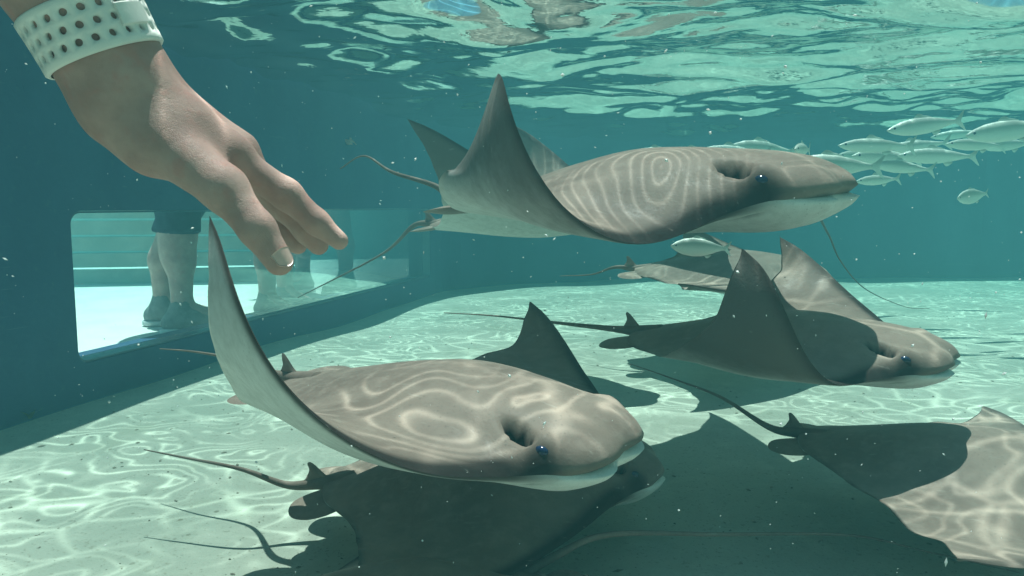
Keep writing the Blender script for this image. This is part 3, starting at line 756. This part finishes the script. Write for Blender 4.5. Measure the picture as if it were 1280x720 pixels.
# ------------------------------------------------------------ people on the far side of the glass
def person_out(x, y, rz, label, hgt, shorts, shirt, stance, knee=.0, hem=.56, hair="hair"):
    s = hgt/1.75; root = empty("person", (x, y, OUT_Z), rz); tag(root, label, "person", "visitors outside the tank window")
    A = lambda *q: np.array(q, float)*s
    hipz = .93; st = stance
    def legs(grow=0, top=1.0):
        out = []
        for sg_ in (-1, 1):
            hip = A(.09*sg_, 0, hipz); kn = A(.105*sg_+st[0]*sg_, knee+.02, .50); an = A(.10*sg_+st[1]*sg_, -.03+st[2]*sg_, .085)
            out += [(hip, kn, .088*s+grow, .058*s+grow, .02), (kn, an+A(0, 0, .17), .056*s+grow, .05*s+grow, .03), (kn+A(0, -.010, -.08), kn+A(0, -.016, -.2), .050*s+grow, .044*s+grow, .06), (an+A(0, 0, .17), an, .046*s+grow, .036*s+grow, .02), (an, an+A(0, .15, -.045), .038*s+grow, .03*s+grow, .02)]
        return out
    torso = [(A(-.05, 0, .97), A(.05, 0, .97), .13*s, .13*s, .05), (A(0, 0, 1.0), A(0, .0, 1.30), .135*s, .15*s, .06), (A(-.13, 0, 1.38), A(.13, 0, 1.38), .085*s, .085*s, .06), (A(0, 0, 1.40), A(0, .01, 1.52), .058*s, .055*s, .03),
             (A(0, .015, 1.63), A(0, .02, 1.67), .098*s, .10*s, .03), (A(0, .04, 1.58), A(0, .06, 1.57), .065*s, .055*s, .03), (A(0, .115, 1.62), A(0, .125, 1.605), .012*s, .016*s, .012)]
    arms = []
    for sg_ in (-1, 1):
        sh, el, wr_ = A(.20*sg_, 0, 1.37), A(.26*sg_, .0, 1.10), A(.24*sg_, .13, .90)
        arms += [(sh, el, .052*s, .040*s, .03), (el, wr_, .040*s, .028*s, .02), (wr_, wr_+A(0, .06, -.05), .030*s, .032*s, .015)]
        for fk in range(4): arms.append((wr_+A((fk-1.5)*.018, .06, -.05), wr_+A((fk-1.5)*.02, .12, -.10), .0105*s, .008*s, .006))
        arms.append((wr_+A(-.025*sg_, .03, -.03), wr_+A(-.05*sg_, .09, -.06), .012*s, .009*s, .008))
    body = legs()+torso+arms
    v, f = nets(lambda P_: field(P_, body), A(-.42, -.22, -.03), A(.42, .34, 1.82), .016*s)
    mesh("body", v, f, M["skin"], root)
    sh_ = [q for i, q in enumerate(legs(.022*s)) if i % 5 < 2]+[(A(-.05, 0, .98), A(.05, 0, .98), .15*s, .15*s, .05)]
    def shorts_fn(P_):
        d = field(P_, sh_); return np.maximum(d, np.maximum(A(0, 0, hem)[2]-P_[..., 2], P_[..., 2]-1.06*s))
    v, f = nets(shorts_fn, A(-.42, -.3, hem-.06), A(.42, .34, 1.12), .014*s); mesh("shorts", v, f, M[shorts], root)
    sp = [(a, b, ra+.018*s, rb+.018*s, k) for a, b, ra, rb, k in torso[:3]]+[(q[0], q[0]+(q[1]-q[0])*.6, q[2]+.02*s, q[3]+.03*s, .03) for i, q in enumerate(arms) if i % 8 == 0]
    v, f = nets(lambda P_: np.maximum(field(P_, sp), .95*s-P_[..., 2]), A(-.42, -.3, .9), A(.42, .3, 1.52), .016*s); mesh("shirt", v, f, M[shirt], root)
    hp_ = [(A(0, -.01, 1.66), A(0, -.005, 1.70), .112*s, .108*s, .03), (A(0, -.05, 1.55), A(0, -.04, 1.65), .08*s, .09*s, .03)]
    v, f = nets(lambda P_: np.maximum(field(P_, hp_), (P_[..., 1]-.035*s)-(P_[..., 2]-1.70*s)*1.2), A(-.2, -.2, 1.42), A(.2, .2, 1.86), .012*s); mesh("hair", v, f, M[hair], root)
    for sg_ in (-1, 1):
        an = A(.10*sg_+st[1]*sg_, -.03+st[2]*sg_, .085)
        fs = [(an+A(0, -.035, -.045), an+A(0, .03, -.03), .040*s, .042*s, .03), (an+A(0, .02, -.04), an+A(0, .17, -.055), .045*s, .036*s, .03), (an+A(0, -.005, 0), an+A(0, .0, .02), .042*s, .041*s, .02)]
        v, f = nets(lambda P_: np.maximum(field(P_, fs), .004-P_[..., 2]), an+A(-.1, -.15, -.12), an+A(.1, .27, .08), .008*s)
        sh = mesh("shoe", v, f, M["shoe"], root)
        so = [(an+A(0, -.03, -.072), an+A(0, .16, -.072), .050*s, .046*s, .01)]
        v, f = nets(lambda P_: np.maximum(np.maximum(field(P_, so), P_[..., 2]-.022*s), .002-P_[..., 2]), an+A(-.1, -.15, -.12), an+A(.1, .27, .0), .008*s)
        mesh("sole", v, f, M["shirt"], sh)
    for sg_ in (-1, 1):
        c = A(.035*sg_, .108, 1.655); r = .014*s; v = []
        for i in range(7):
            for k in range(8):
                a, b = math.pi*i/6, 2*math.pi*k/8; v.append(c+r*np.array([math.sin(a)*math.cos(b), math.cos(a)*.6, math.sin(a)*math.sin(b)*.7]))
        mesh("eye", v, [(i*8+k, i*8+(k+1) % 8, (i+1)*8+(k+1) % 8, (i+1)*8+k) for i in range(6) for k in range(8)], M["eye"], root)
    return root
def at_floor(px, py):   # paving point under a photo pixel
    c, s = math.cos(PITCH), math.sin(PITCH); a = (px-640)/FPX; b = (360-py)/FPX
    d = np.array([a, c+b*s, -s+b*c]); k = (OUT_Z-CAM_H)/d[2]; return d*k
q1 = at_floor(228, 411); q2 = at_floor(352, 392); q3 = at_floor(415, 366)
person_out(q1[0], q1[1], R(-75), "visitor in navy shorts and pale shoes standing close outside the tank window", 1.60, "shorts", "shirt", (.01, .015, .05), hem=.36)
person_out(q2[0], q2[1], R(-120), "bare-legged visitor in khaki shorts outside the window behind the hand", 1.45, "khaki", "redshirt", (.0, .02, .07), .05, hem=.47)

person_out(q3[0]-.05, q3[1], R(160), "visitor in pale clothes standing farther off behind the right part of the window", 1.58, "shirt", "shirt", (.0, .01, .04), hem=.44)

# ------------------------------------------------------------ the school of fish
def fish_parts(deep):
    st = [(.50, .004, .004, 0), (.47, .022, .016, -.002), (.40, .055, .036, 0), (.28, .088, .054, .003), (.12, .105, .062, .004), (-.05, .098, .056, .003), (-.20, .072, .040, .002), (-.32, .042, .022, .001), (-.40, .026, .012, 0), (-.43, .027, .007, 0)]
    ns = 14; v = []
    for x, h, w, zc in st:
        for k in range(ns):
            t_ = 2*math.pi*k/ns; v.append((x, w*math.cos(t_), zc+h*deep*math.sin(t_)*(1 if math.sin(t_) > 0 else 1.1)))
    f = [(i*ns+k, i*ns+(k+1) % ns, (i+1)*ns+(k+1) % ns, (i+1)*ns+k) for i in range(len(st)-1) for k in range(ns)]
    f += [tuple(range(ns))[::-1], tuple(range((len(st)-1)*ns, len(st)*ns))]
    tail = fin_plate([(0, -.02), (.05, -.05), (.12, -.115), (.15, -.125), (.11, -.05), (.095, 0), (.11, .05), (.15, .125), (.12, .115), (.05, .05), (0, .02)], .006, ((-.41, 0, 0), (-1, 0, 0), (0, 0, 1)))
    dor = fin_plate([(0, -.01), (.03, .05), (.08, .055), (.13, .03), (.20, .012), (.22, -.01)], .005, ((.12, 0, .098*deep), (-1, 0, 0), (0, 0, 1)))
    anal = fin_plate([(0, .01), (.03, -.045), (.07, -.04), (.12, .01)], .005, ((-.10, 0, -.092*deep), (-1, 0, 0), (0, 0, 1)))
    return v, f, tail, dor, anal
FISH_ME = {}
def fish(px, py, y, length, yaw, pitch, label, deep=1.0):
    c = pix(px, py, y); root = empty("silver_fish", c); root.rotation_euler = (0, -pitch, yaw); root.scale = (length*1.12,)*3
    tag(root, label, "fish", "school of silver fish by the back wall")
    if deep not in FISH_ME:
        v, f, tl, dr, an = fish_parts(deep); L_ = []
        for nm, (a, b) in (("body", (v, f)), ("tail_fin", tl), ("dorsal_fin", dr), ("anal_fin", an)): L_.append((nm, mesh(nm, a, b, M["fish"], root).data, (0, 0, 0)))
        ev = []
        for i in range(7):
            for k in range(10):
                a, b = math.pi*i/6, 2*math.pi*k/10; ev.append((.016*math.sin(a)*math.cos(b), .008*math.cos(a), .016*math.sin(a)*math.sin(b)))
        ef = [(i*10+k, i*10+(k+1) % 10, (i+1)*10+(k+1) % 10, (i+1)*10+k) for i in range(6) for k in range(10)]
        for sg_ in (-1, 1):
            e = mesh("eye", ev, ef, M["eye"], root); e.location = (.41, .030*sg_, .014); L_.append(("eye", e.data, e.location[:]))
        FISH_ME[deep] = L_
    else:
        for nm, me_, lc in FISH_ME[deep]:
            o = bpy.data.objects.new(nm, me_); COL.objects.link(o); o.parent = root; o.location = lc
    return root
LEFT = math.pi
GL = "pale silver fish packed in the middle of the school beyond the big ray's snout"
for q in [(1155, 157, 2.5, .225, LEFT+.1, -.14, "silver fish above the rest of the school, forked tail tipped upward"), (1262, 163, 2.45, .24, LEFT-.05, -.12, "silver fish at the rear of the school, tail end cut off"),
          (1094, 182, 2.7, .235, LEFT+.05, 0, "slim silver fish swimming level over the front of the school"), (1040, 207, 2.4, .25, LEFT-.1, .03, "large silver fish leading the school right beside the big ray's snout"),
          (1003, 187, 2.3, .17, LEFT+1.0, -.05, "silver fish turned half towards the viewer behind the big ray's head"), (1097, 225, 2.8, .17, LEFT+.3, -.06, "short silver fish swimming below the front of the school"),
          (1218, 181, 2.7, .19, LEFT+.1, .02, "slender silver fish trailing just under the rear fish of the school"),
          (1108, 198, 2.9, .27, LEFT+.25, .04, GL), (1170, 195, 2.8, .23, LEFT-.2, .02, GL), (1128, 209, 2.7, .20, LEFT+.1, .08, GL), (1143, 183, 3.0, .22, LEFT-.1, -.12, GL), (1258, 181, 2.9, .21, LEFT+.2, -.08, GL),
          (952, 187, 3.1, .26, LEFT+.2, .05, GL), (1076, 197, 3.3, .24, LEFT+.4, .03, GL), (1196, 168, 3.5, .19, LEFT-.3, -.1, GL)]:
    fish(*q, deep=random.choice((.88, 1.0, 1.14)))
for q in [(822, 192, 3.0, .20, LEFT, 0), (868, 193, 3.0, .21, LEFT+.1, 0), (915, 191, 3.0, .24, LEFT-.1, .05)]:
    fish(*q, "silver fish whose back just shows over the big ray near the surface")
fish(1215, 245, 2.5, .105, LEFT+.25, -.15, "small deep-bodied fish swimming alone below the silver school", 1.9)
fish(874, 309, 1.95, .13, LEFT, .05, "greenish fish swimming close under the belly of the big surface ray", 1.5)

# ------------------------------------------------------------ small things
def floor_z(x, y): return .006*math.sin(x*3.1+1)*math.sin(y*2.3)+.004*math.sin(x*7.3+y*3)+.003*math.sin(y*9-x*5)-.008
v, f = [], []
for k in range(2600):
    y_ = .85+2.4*random.random()**1.6; x_ = random.uniform(-1.1, 2.2)
    if x_ < wall_x(y_)+.03 or abs(x_) > .72*y_+.1: continue
    r_ = .0007+.0026*random.random()**5; b0 = len(v); z_ = floor_z(x_, y_)+r_*.3; an_ = random.random()*6.28; st_ = 1+random.random()*1.6
    for dx, dy, dz_ in ((1, .2, 0), (-1, -.1, .1), (.1, 1, 0), (-.2, -1, 0), (0, .1, .7), (0, 0, -.6)):
        a_, b_ = dx*r_*st_, dy*r_; v.append((x_+a_*math.cos(an_)-b_*math.sin(an_), y_+a_*math.sin(an_)+b_*math.cos(an_), z_+dz_*r_))
    f += [tuple(b0+i for i in q) for q in ((0,2,4), (2,1,4), (1,3,4), (3,0,4), (2,0,5), (1,2,5), (3,1,5), (0,3,5))]
tag(mesh("grit", v, f, simple("brown_grit", (.12, .115, .085), (.27, .255, .20), .9, .1, 25), smooth=False), "brown grit scattered over the tank floor", "grit", kind="stuff")
wd = empty("seaweed_tuft", at_floor(40, 530)+np.array([0, 0, CAM_H-OUT_Z-.03])); wd.location = (pix(38, 531, 1.6)[0], 1.6, 0)
tag(wd, "small green weed tuft on the floor at the foot of the dark wall", "seaweed")
for k in range(9):
    a = random.random()*6.28; L_ = .015+.02*random.random(); v = []
    for i in range(6):
        t_ = i/5; w_ = .0045*math.sin(math.pi*min(1, t_*.8+.2)); x_ = math.cos(a)*L_*.9*t_; y_ = math.sin(a)*L_*.9*t_; z_ = L_*(1.2*t_-.5*t_*t_)
        v += [(x_-math.sin(a)*w_, y_+math.cos(a)*w_, z_), (x_+math.sin(a)*w_, y_-math.cos(a)*w_, z_+.001)]
    mesh("leaf", v, [(2*i, 2*i+1, 2*i+3, 2*i+2) for i in range(5)], M["weed"], wd)
v, f = [], []
for k in range(1050):
    y_ = .35+1.9*random.random()**1.3; qx, qy = random.uniform(-60, 1340), random.uniform(-40, 760); p_ = pix(qx, qy, y_)
    if y_ < .66 and qx < 480 and qy < 380: continue
    if p_[2] < .03 or p_[2] > WATER_Z-.03 or p_[0] < wall_x(p_[1])+.05: continue
    r_ = (.00035+.0011*random.random()**5)*(.6+.5*y_); b0 = len(v); st_ = 1+2.0*random.random()**4; an_ = random.random()*6.28
    for dx, dy, dz_ in ((1, 0, 0), (-1, 0, 0), (0, 1, 0), (0, -1, 0), (0, 0, 1), (0, 0, -1)):
        x_ = dx*r_*st_; z_ = dz_*r_; v.append((p_[0]+x_*math.cos(an_)-z_*math.sin(an_), p_[1]+dy*r_, p_[2]+x_*math.sin(an_)+z_*math.cos(an_)))
    f += [tuple(b0+i for i in q) for q in ((0,2,4), (2,1,4), (1,3,4), (3,0,4), (2,0,5), (1,2,5), (3,1,5), (0,3,5))]
tag(mesh("floating_specks", v, f, M["speck"], smooth=False), "white specks drifting in the water", "particles", kind="stuff")


# ------------------------------------------------------------ the water's own haze
v, f = box(-8.2, 5.2, -2.6, 8.4, -1.05, 1.72)
hz = mesh("haze", v, f, None, smooth=False); tag(hz, kind="stuff")
hm = bpy.data.materials.new("sea_water"); hm.use_nodes = True; t = hm.node_tree; t.nodes.clear()
pv = t.nodes.new("ShaderNodeVolumePrincipled"); ho = t.nodes.new("ShaderNodeOutputMaterial")
pv.inputs["Color"].default_value = (.065, .21, .23, 1); pv.inputs["Density"].default_value = .27; pv.inputs["Absorption Color"].default_value = (.03, .60, .54, 1); pv.inputs["Anisotropy"].default_value = .1
t.links.new(pv.outputs[0], ho.inputs["Volume"]); hz.data.materials.append(hm)
